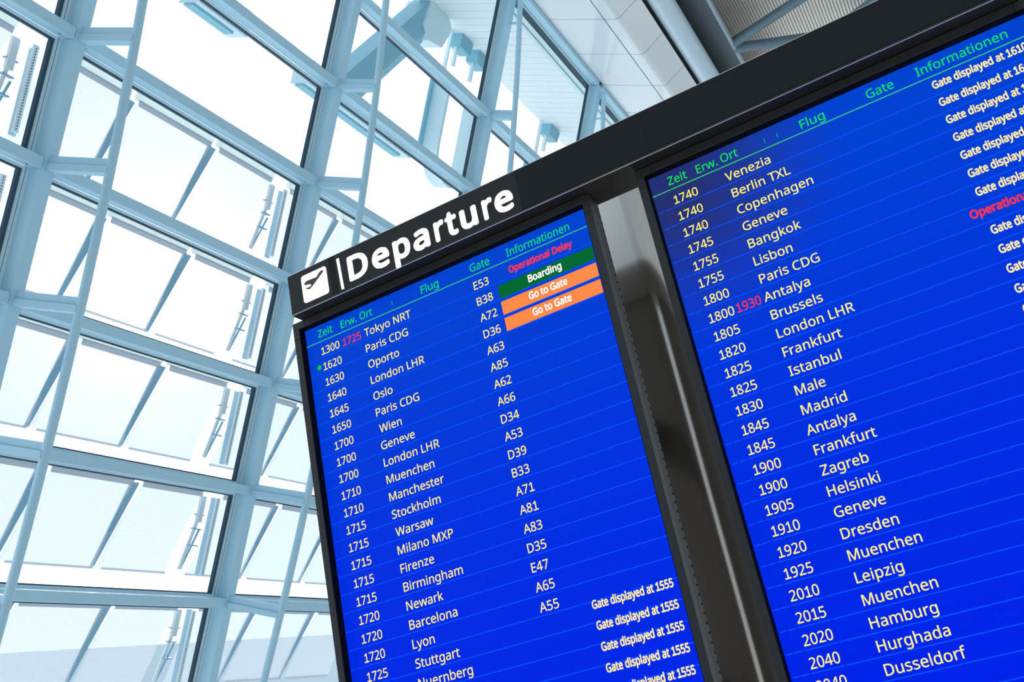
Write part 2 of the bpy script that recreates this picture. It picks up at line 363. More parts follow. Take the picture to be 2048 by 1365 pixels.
for w0, w1, mm, s, u, wd in ((0.0856, 0.1148, 'box_green', 'Boarding', 0.5535, 0.0755), (0.1220, 0.1512, 'box_orange', 'Go to Gate', 0.5470, 0.0865), (0.1585, 0.1874, 'box_orange', 'Go to Gate', 0.5474, 0.0870)):
    b = MB(); rect(b, 0.4845, 0.7000, w0, w1, -0.0010); bx = b.build('status_box', MAT[mm], panL, recalc=False)
    status_text(panL, s, u, w1 - 0.0092, 0.0148, wd, MAT['text_white'])
for k in range(5): status_text(panL, 'Gate displayed at 1555', 0.5345, 0.7560 + 0.0368 * k, 0.0142, 0.1575, MAT['text_cream_b'])
b = MB(); rect(b, 0.2340, 0.2350, 0.0185, 0.0275, -0.0011); b.build('heading_speck', MAT['text_green'], panL, recalc=False)

# right screen
U2 = 0.8425
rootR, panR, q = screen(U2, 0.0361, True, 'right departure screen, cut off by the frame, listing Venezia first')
headings(panR, [('Zeit', 0.8800, 0.0312, 0.0385), ('Erw.', 0.9385, 0.0320, 0.0420), ('Ort', 0.9880, 0.0316, 0.0335), ('Flug', 1.1430, 0.0328, 0.0455), ('Gate', 1.2665, 0.0312, 0.0480), ('Informationen', 1.3550, 0.0300, 0.1540)], 0.0174)
timesR = '1740 1740 1740 1745 1755 1755 1800 1800 1805 1820 1825 1825 1830 1845 1845 1900 1900 1905 1910 1920 1925 2010 2015 2020 2040 2040'.split()
citiesR = ['Venezia', 'Berlin TXL', 'Copenhagen', 'Geneve', 'Bangkok', 'Lisbon', 'Paris CDG', 'Antalya', 'Brussels', 'London LHR', 'Frankfurt', 'Istanbul', 'Male', 'Madrid', 'Antalya', 'Frankfurt', 'Zagreb', 'Helsinki', 'Geneve', 'Dresden', 'Muenchen', 'Leipzig', 'Muenchen', 'Hamburg', 'Hurghada', 'Dusseldorf']
br = lambda i: 0.0734 + 0.03607 * i
for i, s in enumerate(timesR): cell(panR, 'departure_time', s, 0.8812 - 0.0014 * (s[0] == '2') - 0.0003 * (i > 6), br(i), SXT * 0.985, MAT['text_cream'])
SXR = 0.1103 / (text_width('Berlin TXL') * 0.0172 / CAP)
for i, s in enumerate(citiesR): cell(panR, 'destination', s, 0.9890 + (-0.0025 if s[0] in 'AV' else 0), br(i) - 0.0012, SXR, MAT['text_cream'])
cell(panR, 'delayed_time', '1930', 0.9345, br(7) - 0.0007, SXT * 0.93, MAT['text_red'])
shown = {0: '1610', 1: '1610', 2: '1610', 3: '1615', 4: '1625', 5: '1625', 6: '1630', 8: '1635', 9: '1650', 10: '1655', 11: '1655', 12: '1700'}
for i in range(13):
    w = 0.0655 + 0.03605 * i
    if i == 7: status_text(panR, 'Operational Delay', 1.3475, w - 0.001, 0.0145, 0.1500, MAT['text_red'])
    else: status_text(panR, 'Gate displayed at ' + shown[i], 1.3712 - 0.0004 * i, w, 0.0142, 0.1575, MAT['text_cream_b'])
for u, w0, w1 in ((1.0990, 0.0200, 0.0300), (1.0740, 0.0200, 0.0300)):
    b = MB(); rect(b, u, u + 0.0009, w0, w1, -0.0011); b.build('heading_speck', MAT['text_green'], panR, recalc=False)

# ------------------------------------------------------------------ illuminated sign above the screens
SU0, SU1, SW0, SW1, SN0, SN1 = 0.0088, 1.545, -0.1168, -0.0190, -0.05, 0.045
sign = empty('departure_sign', bp(0.777, SW1, 0.0), 'long black illuminated sign reading Departure above both screens', 'sign')
b = MB(); b.box(SU0, SU1, SN0 + 0.0015, SN1, ZT - SW1, ZT - SW0); b.build('sign_housing', MAT['sign_under'], sign, bevel=0.0006)
for x0, x1 in ((SU0 + 0.0006, 0.1222), (0.1378, 0.5958)):
    b = MB(); b.box(x0, x1, SN0, SN0 + 0.0020, ZT + 0.0245, ZT - SW0 - 0.0012); b.build('front_panel', MAT['sign_face'], sign)
for x0, x1 in ((0.5962, 0.8760), (0.8763, SU1 - 0.0006), (0.1225, 0.1375)):
    b = MB(); b.box(x0, x1, SN0, SN0 + 0.0020, ZT + 0.0258 - 0.0013 * (x1 < 0.2), ZT - SW0 - 0.0012); tag(b.build('blank_panel', MAT['sign_blank'], sign), 'matt black blank panel')
b = MB(); b.box(SU0, SU1, SN0 - 0.0004, SN0 + 0.002, ZT + 0.0204, ZT + 0.0240); b.build('lower_rail', MAT['bezel'], sign)
b = MB(); b.box(SU0, SU1, SN0 - 0.0008, SN0 + 0.0010, ZT + 0.0189, ZT + 0.0197); b.build('edge_highlight', MAT['edge'], sign)  # pale strip standing in for the highlight along the lower edge
b = MB(); b.box(SU0, SU1, SN0 - 0.0002, SN0 + 0.0012, ZT - SW0 - 0.0008, ZT - SW0 + 0.0002); b.build('edge_highlight', MAT['edge'], sign)  # pale strip standing in for the highlight along the top edge
# pictogram: rounded white square with a climbing plane
def sp(px, py):      # close-up pixels of the sign -> board coordinates, through the measured corners of the pictogram square
    TL, TR, BL, BR = (285, 358), (632, 210), (330, 738), (678, 585)
    UL, UR, WT, WB = 0.0455, 0.1142, -0.1010, -0.0345
    u, v = 0.5, 0.5
    for _ in range(12):
        fx = (TL[0] * (1 - u) + TR[0] * u) * (1 - v) + (BL[0] * (1 - u) + BR[0] * u) * v; fy = (TL[1] * (1 - u) + TR[1] * u) * (1 - v) + (BL[1] * (1 - u) + BR[1] * u) * v
        ax = (TR[0] - TL[0]) * (1 - v) + (BR[0] - BL[0]) * v; ay = (TR[1] - TL[1]) * (1 - v) + (BR[1] - BL[1]) * v
        bx_ = (BL[0] - TL[0]) * (1 - u) + (BR[0] - TR[0]) * u; by = (BL[1] - TL[1]) * (1 - u) + (BR[1] - TR[1]) * u
        ex_, ey_ = px - fx, py - fy; d = ax * by - ay * bx_
        u += (ex_ * by - ey_ * bx_) / d; v += (ax * ey_ - ay * ex_) / d
    return UL + (UR - UL) * u, WT + (WB - WT) * v
b = MB(); pts = []; r = 0.0065
for cu, cw, a0 in ((0.1142 - r, -0.1010 + r, 90), (0.0455 + r, -0.1010 + r, 180), (0.0455 + r, -0.0345 - r, 270), (0.1142 - r, -0.0345 - r, 0)):
    for k in range(7):
        t = math.radians(a0 - 0 + 15 * k) if a0 != 0 else math.radians(270 + 90 + 15 * k - 0)
        t = math.radians({90: 0, 180: 90, 270: 180, 0: 270}[a0] + 15 * k)
        pts.append((cu + r * math.cos(t), cw - r * math.sin(t)))
b.prism([bp(u, w, SN0 - 0.0012) for u, w in pts], (0, 0.0016, 0)); pic = b.build('pictogram', MAT['sign_light'], sign)
b = MB(); b.poly([bp(*sp(*p), SN0 - 0.0016) for p in ((540, 312), (572, 277), (594, 273), (604, 281), (596, 302), (455, 488), (437, 508), (408, 538), (392, 536), (360, 526), (357, 516), (386, 512), (418, 498), (434, 480), (426, 466), (398, 468), (352, 477), (336, 470), (334, 458), (350, 436), (378, 414), (500, 371), (522, 344))]); b.build('plane_symbol', MAT['sign_symbol'], pic, recalc=False)
b = MB(); b.prism([bp(0.1440, -0.1042, SN0 - 0.0012), bp(0.1507, -0.1042, SN0 - 0.0012), bp(0.1530, -0.0282, SN0 - 0.0012), bp(0.1467, -0.0282, SN0 - 0.0012)], (0, 0.0016, 0)); b.build('divider_bar', MAT['sign_light'], sign)
b = MB(); BO = 0.034; CP = 0.0600 / (1 + 2 * BO / CAP)
for ch, g0, g1 in (('D', .1700, .2224), ('e', .2326, .2775), ('p', .2880, .3307), ('a', .3380, .3793), ('r', .3922, .4175), ('t', .4203, .4484), ('u', .4560, .4965), ('r', .5098, .5347), ('e', .5385, .5817)):
    put_text(b, ch, g0, -0.0364 - BO * CP / CAP, CP, width=g1 - g0, bold=BO, off=SN0 - 0.0012, res=8, place=bp)
b.build('lettering', MAT['sign_light'], sign, recalc=False)

# brushed steel post behind the gap between the screens
post = empty('steel_post', (0.64, 0.34, 0.0), 'brushed steel post in the gap between the two screens', 'post')
b = MB(); prof = [(0.50, 0.44), (0.50, 0.304), (0.504, 0.300), (0.690, 0.300)]
for k in range(1, 17):
    t = math.pi / 2 * k / 16; prof.append((0.690 + 0.085 * math.sin(t), 0.300 + 0.085 * (1 - math.cos(t))))
prof.append((0.775, 0.44))
b.prism([(x, y, 0.0) for x, y in prof], (0, 0, ZT + 0.27)); b.build('post_shaft', MAT['steel'], post, smooth=True)
b = MB(); b.box(0.46, 0.82, 0.26, 0.48, 0.0, 0.015); b.build('base_plate', MAT['steel'], post, bevel=0.003)
for x0 in (0.505, 0.545):
    for z0 in (ZT - 0.35, ZT - 0.95):
        b = MB(); b.box(x0, x0 + 0.03, 0.036, 0.302, z0, z0 + 0.06); b.build('mounting_arm', MAT['bezel'], post)

# ------------------------------------------------------------------ glazed wall
AL = [-5.35, -2.684, 0.0, 2.635, 5.230, 7.87]          # left edges of the mullions
MW = 0.094
TB = {'top': 2.475, 't2': 0.888, 't1': 0.006, 'ta': -0.904, 'tb': -1.803, 'tc': -2.716, 'td': -3.640, 'te': -4.584, 'tf': -5.51}
TH = 0.076
def rod_c(b): return -0.512 + 0.0147 * (b + 3.2) ** 2
mull_lab = {1: 'pale blue steel mullion nearest the left edge of the photo', 2: 'pale blue steel mullion meeting the left end of the departure sign',
            3: 'pale blue steel mullion rising behind the lettering of the departure sign', 4: 'short visible stretch of pale blue mullion under the end of the ceiling soffit'}
rod_lab = {1: 'leftmost slender steel tie rod, in front of the wide blinds', 2: 'slender tie rod passing behind the left end of the departure sign',
           3: 'slender tie rod in front of the tall clear panes', 4: 'short tie rod tucked under the white soffit, beside the black sign'}
B_END = -9.0
for i in (1, 2, 3, 4):
    a = AL[i]; r = empty('mullion', fw(a + MW / 2, B_END, 0.05), mull_lab[i], 'mullion', 'mullions of the glazed wall')
    b = MB(); b.fbox(a, a + MW, B_END, 2.475, 0.0, 0.050); b.build('front_flange', MAT['paint'], r)
    b = MB(); b.fbox(a + 0.006, a + MW - 0.006, B_END, 2.475, 0.050, 0.112); b.build('web', MAT['paint'], r)
    b = MB(); b.fbox(a + 0.012, a + MW - 0.012, B_END, 2.475, 0.112, 0.165); b.build('glazing_cap', MAT['alu'], r)
    ar = a + 0.056
    r = empty('tie_rod', fw(ar, B_END, rod_c(B_END)), rod_lab[i], 'tie rod', 'bowed tie rods inside the glazed wall')
    top = {1: 2.3, 2: 2.3, 3: 2.36, 4: 2.40}[i]
    b = MB(); n = 40; b.tube([fw(ar, B_END + (top - B_END) * k / n, rod_c(B_END + (top - B_END) * k / n)) for k in range(n + 1)], 0.031 * FS, 16); b.build('rod', MAT['paint'], r, smooth=True)
    for t, tb in TB.items():
        if t == 'top': continue
        hb = [(tb, tb + 0.046, 0.036), (tb + 0.046, tb + 0.100, 0.022)]
        b = MB()
        for b0, b1, hw in hb: b.fbox(ar - hw, ar + hw, b0, b1, rod_c(tb) , -0.001)
        b.build('bracket', MAT['paint'], r)
    if i >= 3:
        b = MB(); b.fbox(ar - 0.012, ar + 0.012, 2.02, 2.04, rod_c(2.0), -0.001); b.build('bracket', MAT['paint'], r)
bay_name = {0: 'bay at the photo edge', 1: 'wide bay left of board', 2: 'bay of the middle tie rod', 3: 'tall bay under the soffit', 4: 'last bay behind the sign'}
row_name = {'top': 'pale blue head rail along the soffit', 't2': 'pale blue transom under the tall top pane', 't1': 'pale blue transom under the short clear pane', 'ta': 'pale blue transom over the topmost blinds', 'tb': 'pale blue transom between top and second blind rows',
            'tc': 'pale blue transom between second and third blind rows', 'td': 'pale blue transom between third and fourth blind rows', 'te': 'lowest pale blue transom in view'}
trans = {0: ['ta', 'tb', 'tc'], 1: ['t1', 'ta', 'tb', 'tc', 'td', 'te'], 2: ['t2', 't1', 'ta', 'tc', 'td', 'te'], 3: ['top', 't2', 't1'], 4: ['top', 't2']}
for bay, keys in trans.items():
    a0, a1 = AL[bay] + MW + 0.004, AL[bay + 1] - 0.005
    for k in keys:
        bb = TB[k]
        r = empty('transom', fw((a0 + a1) / 2, bb, 0.05), '%s, %s' % (row_name[k], bay_name[bay]), 'transom', 'transoms of the glazed wall')
        b = MB(); hi = bb + (TH if k != 'top' else 0.060); b.fbox(a0, a1, bb, hi, 0.0, 0.106); b.build('rail', MAT['paint'], r, bevel=0.003)
        b = MB()
        for aa in (a0 + 0.035, a1 - 0.075): b.fbox(aa, aa + 0.012, bb - 0.0015, bb + 0.0005, 0.045, 0.060)
        b.build('screw', MAT['rubber'], r)
# panes
cells = [(0, 't1', 'ta'), (0, 'ta', 'tb'), (0, 'tb', 'tc'), (0, 'tc', 'td'), (1, 't2', 't1'), (1, 't1', 'ta'), (1, 'ta', 'tb'), (1, 'tb', 'tc'), (1, 'tc', 'td'), (1, 'td', 'te'), (1, 'te', 'tf'),
         (2, 'top', 't2'), (2, 't2', 't1'), (2, 't1', 'ta'), (2, 'ta', 'tb'), (2, 'tb', 'tc'), (2, 'tc', 'td'), (2, 'td', 'te'), (2, 'te', 'tf'), (3, 'top', 't2'), (3, 't2', 't1'), (3, 't1', 'ta'), (4, 'top', 't2')]
for n_, (bay, hi, lo) in enumerate(cells):
    a0, a1 = AL[bay] + MW - 0.006, AL[bay + 1] + 0.006
    b0, b1 = TB[lo] + TH - 0.004, TB[hi]
    r = empty('window_%d' % (n_ + 1), fw((a0 + a1) / 2, b0, 0.13), None, None, None, 'structure')
    b = MB(); s, tp = 0.046, 0.021
    b.fbox(a0, a0 + s, b0, b1, 0.108, 0.146); b.fbox(a1 - s, a1, b0, b1, 0.108, 0.146); b.fbox(a0 + s, a1 - s, b1 - tp, b1, 0.108, 0.146); b.fbox(a0 + s, a1 - s, b0, b0 + tp, 0.108, 0.146)
    # fine groove line on the jambs
    b.build('window_frame', MAT['alu'], r)
    b = MB(); b.fbox(a1 - s + 0.016, a1 - s + 0.019, b0, b1, 0.1065, 0.1085); b.fbox(a0 + s - 0.019, a0 + s - 0.016, b0, b1, 0.1065, 0.1085); b.build('frame_groove', MAT['rubber'], r)
    b = MB(); g = 0.024; gt = 0.010; x0, x1, y0, y1 = a0 + s, a1 - s, b0 + tp, b1 - tp
    b.fbox(x0, x0 + g, y0, y1, 0.122, 0.150); b.fbox(x1 - g, x1, y0, y1, 0.122, 0.150); b.fbox(x0 + g, x1 - g, y1 - gt, y1, 0.122, 0.150); b.fbox(x0 + g, x1 - g, y0, y0 + gt, 0.122, 0.150)
    b.build('gasket', MAT['rubber'], r)
    b = MB(); b.fbox(x0 + 0.004, x1 - 0.004, y0 + 0.003, y1 - 0.003, 0.136, 0.142); b.build('glass', MAT['glass'], r)

# outside sunscreen blinds: three to a pane, each hanging a little outwards, with a folding arm at the end of the bay
def blind(a0, a1, key, label, seed, rail=True, taper=0.0):
    rnd = random.Random(seed); top = TB[key] - 0.030; bot = TB[{'ta': 'tb', 'tb': 'tc', 'tc': 'td', 'td': 'te', 'te': 'tf'}[key]] + 0.21
    r = empty('sun_blind', fw((a0 + a1) / 2, bot, 0.47), label, 'sun blind', 'white mesh sun blinds outside the glass')
    cc = lambda t: 0.27 + 0.20 * t + 0.012 * math.sin(3.1 * t)
    b = MB(); nx, ny = 6, 14; G = []
    ph = rnd.random() * 6
    for j in range(ny + 1):
        t = j / ny
        e0 = a0 - taper * t + 0.006 * math.sin(9 * t + ph) + 0.004 * math.sin(23 * t + ph); e1 = a1 + 0.008 * math.sin(8 * t + ph * 2) + 0.004 * math.sin(21 * t)
        G.append([(e0 + (e1 - e0) * i / nx, top + (bot - top) * t, cc(t)) for i in range(nx + 1)])
    for j in range(ny):
        for i in range(nx):
            qd = (G[j + 1][i], G[j + 1][i + 1], G[j][i + 1], G[j][i])
            b.poly([fw(*p) for p in qd], [(p[0] * 2.2, p[1] * 2.2) for p in qd])
    fb_ = b.build('fabric', MAT['fabric'], r, recalc=False, smooth=False)
    b = MB(); b.fbox(a0, a1, top - 0.045, top + 0.002, cc(0) - 0.004, cc(0) - 0.001); b.build('top_hem', MAT['fabric'], fb_)
    b = MB(); b.tube([fw(a0 - 0.015, top + 0.030, 0.285), fw(a1 + 0.015, top + 0.030, 0.285)], 0.033 * FS, 16); b.build('roller_tube', MAT['roller'], r, smooth=True)
    b = MB(); b.fbox(a0, a1, bot - 0.016, bot, cc(1) - 0.006, cc(1) + 0.012); b.build('bottom_rail', MAT['fabric'], r)
    if rail:
        b = MB(); b.hexa([fw(a1 + 0.015, bot, cc(1) + 0.03), fw(a1 + 0.050, bot, cc(1) + 0.03), fw(a1 + 0.050, bot, cc(1) + 0.04), fw(a1 + 0.015, bot, cc(1) + 0.04),
                          fw(a1 + 0.01, top - 0.02, cc(0) + 0.03), fw(a1 + 0.095, top - 0.02, cc(0) + 0.03), fw(a1 + 0.095, top - 0.02, cc(0) + 0.04), fw(a1 + 0.01, top - 0.02, cc(0) + 0.04)])
        b.build('guide_rail', MAT['rail'], r)
def folding_arm(a, key, label):
    top = TB[key] - 0.05; bot = TB[{'ta': 'tb', 'tb': 'tc', 'tc': 'td', 'td': 'te', 'te': 'tf'}[key]] + 0.2
    r = empty('folding_arm', fw(a + 0.1, bot, 0.4), label, 'blind arm', 'folding arms of the blinds')
    h = top - bot
    b = MB(); b.fbox(a + 0.02, a + 0.075, top - 0.24, top - 0.02, 0.30, 0.325); b.build('arm_head', MAT['white_alu'], r)
    b = MB(); b.tube([fw(a + 0.045, top - 0.22, 0.32), fw(a + 0.05, bot + 0.05, 0.40)], 0.016 * FS, 8); b.build('upper_arm', MAT['white_alu'], r, smooth=True)
    b = MB(); b.tube([fw(a + 0.10, top - 0.30, 0.33), fw(a + 0.065, bot + 0.05, 0.40)], 0.010 * FS, 8); b.build('lower_arm', MAT['rail'], r, smooth=True)
    b = MB()
    for t in (0.25, 0.42, 0.62): b.fbox(a + 0.015, a + 0.105, top - h * t - 0.010, top - h * t, 0.31, 0.345)
    b.build('clamp', MAT['rail'], r)
    b = MB(); b.fbox(a + 0.135, a + 0.175, bot + 0.02, top - 0.02, 0.245, 0.262); b.build('guide_rail', MAT['white_alu'], r)
    b = MB(); k = 0
    z = bot + 0.04
    while z < top - 0.03:
        b.fbox(a + 0.150, a + 0.158, z, z + 0.009, 0.2435, 0.2455); z += 0.020
    b.build('rail_holes', MAT['rubber'], r)
    b = MB(); b.fbox(a + 0.19, a + 0.235, bot + 0.02, top - 0.02, 0.33, 0.35); b.build('side_rail', MAT['side_rail'], r)
ordn = {'ta': 'top', 'tb': 'second', 'tc': 'third', 'td': 'fourth', 'te': 'lowest'}
seed = 0
for bay, keys, pcs in ((0, ['ta', 'tb'], (1, 2)), (1, ['ta', 'tb', 'tc', 'td', 'te'], (0, 1, 2)), (2, ['ta', 'tb', 'tc', 'td', 'te'], (0, 1, 2))):
    for k in keys:
        for pz in pcs:
            o = AL[bay + 1] if bay != 2 else 2.635
            rng = [(-2.60, -1.89), (-1.79, -1.00), (-0.90, -0.22)][pz]
            lab = 'white mesh sun blind, %s of three, %s row, %s' % (('left', 'middle', 'right')[pz], ordn[k], ('bay at the photo edge', 'wide bay left of board', 'bay beside the left screen')[bay])
            blind(o + rng[0], o + rng[1], k, lab, seed, rail=pz < 2, taper=0.065 if pz else 0.0); seed += 1
        folding_arm(AL[bay + 1] - 0.20, k, 'white folding blind arm at right end of %s row, %s' % (ordn[k], ('bay at the photo edge', 'wide bay left of board', 'bay beside the left screen')[bay]))

# ------------------------------------------------------------------ ceiling inside: soffit, pipe, beam, braces, deck
ceil = empty('ceiling', fw(5.0, 2.53, -0.5), None, None, None, 'structure')
b = MB(); b.fbox(-6.0, 16.0, 2.536, 2.60, -0.005, 0.30); b.build('soffit_edge', MAT['seam'], ceil)
prof = [(0.0, 2.53), (-0.684, 2.53), (-0.692, 2.53), (-0.800, 2.53)]
cur = []
for k in range(1, 17):
    t = k / 16 * math.radians(55); R_ = 0.11
    cur.append((-0.800 - R_ * math.sin(t), 2.53 + R_ * (1 - math.cos(t))))
last = cur[-1]; end = (-1.060, last[1] + (1.060 + last[0]) * 1.43)
for k in range(-8, 14):
    s0 = 3.553 + 0.89 * k + 0.0035; s1 = 3.553 + 0.89 * (k + 1) - 0.0035
    for nm, pr in (('soffit_panel', [(-0.004, 2.53), (-0.682, 2.53)]), ('bullnose_panel', [(-0.692, 2.53), (-0.800, 2.53)] + cur + [end])):
        b = MB()
        for j in range(len(pr) - 1):
            (c0, b0), (c1, b1) = pr[j], pr[j + 1]
            d = Vector((c1 - c0, b1 - b0)).normalized(); nn = Vector((d.y, -d.x)) * -0.012
            if nn.y < 0: nn = -nn
            b.poly([fw(s0, b0, c0), fw(s1, b0, c0), fw(s1, b1, c1), fw(s0, b1, c1)])
        o = b.build(nm, MAT['soffit'], ceil, smooth=False, recalc=False)
        if nm == 'bullnose_panel':
            bm = bmesh.new(); bm.from_mesh(o.data); bmesh.ops.remove_doubles(bm, verts=bm.verts, dist=1e-4); bm.to_mesh(o.data); bm.free()
            o.data.polygons.foreach_set('use_smooth', [True] * len(o.data.polygons))
b = MB(); pr = [(0.0, 2.548), (-0.80, 2.548)] + [(c + 0.012, bb + 0.014) for c, bb in cur] + [(end[0] + 0.015, end[1] + 0.02)]
for j in range(len(pr) - 1):
    (c0, b0), (c1, b1) = pr[j], pr[j + 1]; b.poly([fw(-6.0, b0, c0), fw(16.0, b0, c0), fw(16.0, b1, c1), fw(-6.0, b1, c1)])
b.build('seam_backing', MAT['seam'], ceil, recalc=False)
b = MB(); b.fbox(-6.0, 16.0, 2.60, 4.1, 0.285, 0.325); b.build('sun_block_fascia', MAT['ext_pale'], ceil)  # unseen upstand added to keep sun off the ceiling pipe
b = MB(); b.fbox(-6.0, 16.0, 4.02, 4.12, -9.0, 0.30); b.build('sun_block_slab', MAT['ext_pale'], ceil)  # unseen slab added to close the ceiling void against the sun
pipe = empty('ceiling_pipe', fw(6.0, 2.85, -1.15), 'long grey-blue pipe running along the ceiling beside the soffit', 'pipe')
b = MB(); b.tube([fw(-6.0, 3.0, -1.155), fw(5.2, 3.0, -1.155)], 0.145 * FS, 32); b.tube([fw(5.203, 3.0, -1.155), fw(16.0, 3.0, -1.155)], 0.145 * FS, 32); b.build('pipe_shell', MAT['pipe'], pipe, smooth=True)
b = MB(); b.tube([fw(4.7, 3.0, -1.155), fw(4.74, 3.0, -1.155)], 0.148 * FS, 32); b.tube([fw(6.0, 3.0, -1.155), fw(6.04, 3.0, -1.155)], 0.148 * FS, 32); b.build('pipe_band', MAT['pipe'], pipe, smooth=True)
beam = empty('roof_beam', fw(6.0, 3.25, -1.35), 'dark grey roof beam above the pipe, with a paler flange', 'beam')
b = MB(); b.fbox(-6.0, 16.0, 3.255, 3.285, -1.530, -1.00); b.build('beam_plate', MAT['beam'], beam)
b = MB(); b.fbox(-6.0, 16.0, 3.285, 3.80, -1.20, -1.00); b.build('beam_web', MAT['beam'], beam)
b = MB(); b.fbox(-6.0, 16.0, 3.250, 3.285, -1.572, -1.530); b.build('beam_flange', MAT['flange'], beam)
br_def = [((5.66, 3.31, -1.55), (5.02, 3.62, -2.56), 0.066, 'thick slate blue roof brace running up to the top edge of the photo'),
          ((5.80, 3.30, -1.53), (5.62, 3.40, -2.75), 0.066, 'lower slate blue roof brace disappearing behind the black sign'),
          ((4.98, 3.62, -3.52), (5.70, 3.60, -2.92), 0.066, 'small piece of slate blue brace at far right of the roof deck')]
for p, q_, r_, lab in br_def:
    r = empty('roof_brace', fw(*p), lab, 'roof brace', 'tubular braces under the roof deck')
    b = MB(); b.tube([fw(*p), fw(*q_)], r_ * FS, 20); b.build('brace_tube', MAT['brace'], r, smooth=True)
    b = MB(); d = [q_[i] - p[i] for i in range(3)]; e = [p[i] + d[i] * 0.10 for i in range(3)]; b.tube([fw(*p), fw(*e)], r_ * 1.06 * FS, 20); b.build('brace_sleeve', MAT['brace'], r, smooth=True)
deck = empty('roof_deck', fw(6, 3.9, -3), None, None, None, 'structure')
b = MB(); g = MB(); c = -1.20; pit = 0.045
while c > -7.5:
    # trapezoid rib of the profiled sheet
    for (c0, b0), (c1, b1) in (((c, 3.84), (c - 0.026, 3.84)), ((c - 0.026, 3.84), (c - 0.029, 3.875)), ((c - 0.042, 3.875), (c - 0.045, 3.84))):
        b.poly([fw(-6, b0, c0), fw(16, b0, c0), fw(16, b1, c1), fw(-6, b1, c1)])
    g.poly([fw(-6, 3.875, c - 0.029), fw(16, 3.875, c - 0.029), fw(16, 3.875, c - 0.042), fw(-6, 3.875, c - 0.042)])
    c -= pit
b.build('deck_ribs', MAT['deck'], deck, recalc=False); g.build('deck_grooves', MAT['deck_gap'], deck, recalc=False)
b = MB(); b.fbox(-6, 16, 3.93, 4.0, -9.0, -1.0); b.build('deck_backing', MAT['beam'], deck)

# ------------------------------------------------------------------ outside: canopy, hanging steel, floodlights, terminal, apron
can = empty('canopy_ceiling', fw(6, 2.62, 1), None, None, None, 'structure')
b = MB(); a = -6.0; k = 0
while a < 16:
    b.fbox(a, a + 0.170, 2.62, 2.66, 0.53, 1.56); a += 0.176
b.build('canopy_boards', MAT['canopy'], can)
b = MB(); b.fbox(-6.0, 16.0, 2.655, 2.75, 0.30, 1.57); b.build('canopy_deck', MAT['ext_pale'], can)
for j, (c0, c1, bb) in enumerate(((0.47, 0.53, 2.600), (0.40, 0.465, 2.62), (0.33, 0.395, 2.605))):
    b = MB(); b.fbox(-6.0, 16.0, bb, 2.66, c0, c1); b.build('canopy_channel', MAT['ext_pale'], can)
for a0, a1, lab in ((4.06, 4.36, 'teal floodlight box nearest the middle, under the canopy edge'), (4.52, 4.80, 'teal floodlight box beside the tall mullion, second along the canopy edge'), (6.90, 7.22, 'teal floodlight box hanging just above the black sign')):
    r = empty('floodlight', fw((a0 + a1) / 2, 2.62, 1.5), lab, 'floodlight', 'floodlights under the outside canopy')
    b = MB(); b.hexa([fw(a0 + .02, 2.46, 1.42), fw(a1, 2.44, 1.42), fw(a1, 2.44, 1.58), fw(a0 + .02, 2.46, 1.58), fw(a0, 2.66, 1.40), fw(a1, 2.60, 1.40), fw(a1, 2.60, 1.60), fw(a0, 2.66, 1.60)]); b.build('lamp_housing', MAT['ext_steel'], r, bevel=0.01)
    b = MB(); b.fbox(a0 + 0.05, a0 + 0.09, 2.20, 2.46, 1.48, 1.52); b.build('hanger', MAT['ext_pale'], r)
def strut(a0, lab):
    r = empty('canopy_strut', fw(a0, 0.7, 1.55), lab, 'strut', 'diagonal struts of the outside canopy')
    hw = 0.20
    b = MB(); p, q_ = (a0, 0.95), (a0 + 1.30, 2.55)
    d = Vector((q_[0] - p[0], q_[1] - p[1])).normalized(); nrm = Vector((-d.y, d.x))
    sec = [(-hw, 1.50), (-hw * .3, 1.40), (hw, 1.42), (hw, 1.66), (-hw, 1.70)]
    ring = lambda e: [fw(e[0] + nrm.x * s, e[1] + nrm.y * s, c) for s, c in sec]
    A_, B_ = ring(p), ring(q_)
    for k in range(5): b.poly([A_[k], A_[(k + 1) % 5], B_[(k + 1) % 5], B_[k]])
    b.poly(A_[::-1]); b.poly(B_); b.build('strut_body', MAT['ext_steel'], r)
    b = MB(); pl = [(a0 + 1.02, 2.28), (a0 + 1.16, 2.14), (a0 + 1.48, 2.20), (a0 + 1.62, 2.50), (a0 + 1.50, 2.62), (a0 + 1.10, 2.62)]
    b.prism([fw(x, y, 1.38) for x, y in pl], (FC * 0.34 * FS)); b.build('strut_head', MAT['ext_pale'], r)
strut(2.15, 'diagonal teal strut outside, behind the middle tie rod')
for a0, a1, lab in ((-0.28, 0.40, 'short pale outside beam end seen in the clear pane at top left'), (1.40, 3.46, 'pale outside beam hanging just below the clear pane transom')):
    r = empty('canopy_beam', fw((a0 + a1) / 2, 0.66, 1.5), lab, 'beam', 'beams of the outside canopy')
    b = MB(); b.fbox(a0, a1, 0.68, 0.94, 1.40, 1.62); b.build('beam_body', MAT['ext_pale'], r)
    b = MB(); b.fbox(a0, a1 - 0.12, 0.655, 0.68, 1.46, 1.56); b.build('beam_lip', MAT['ext_steel'], r)
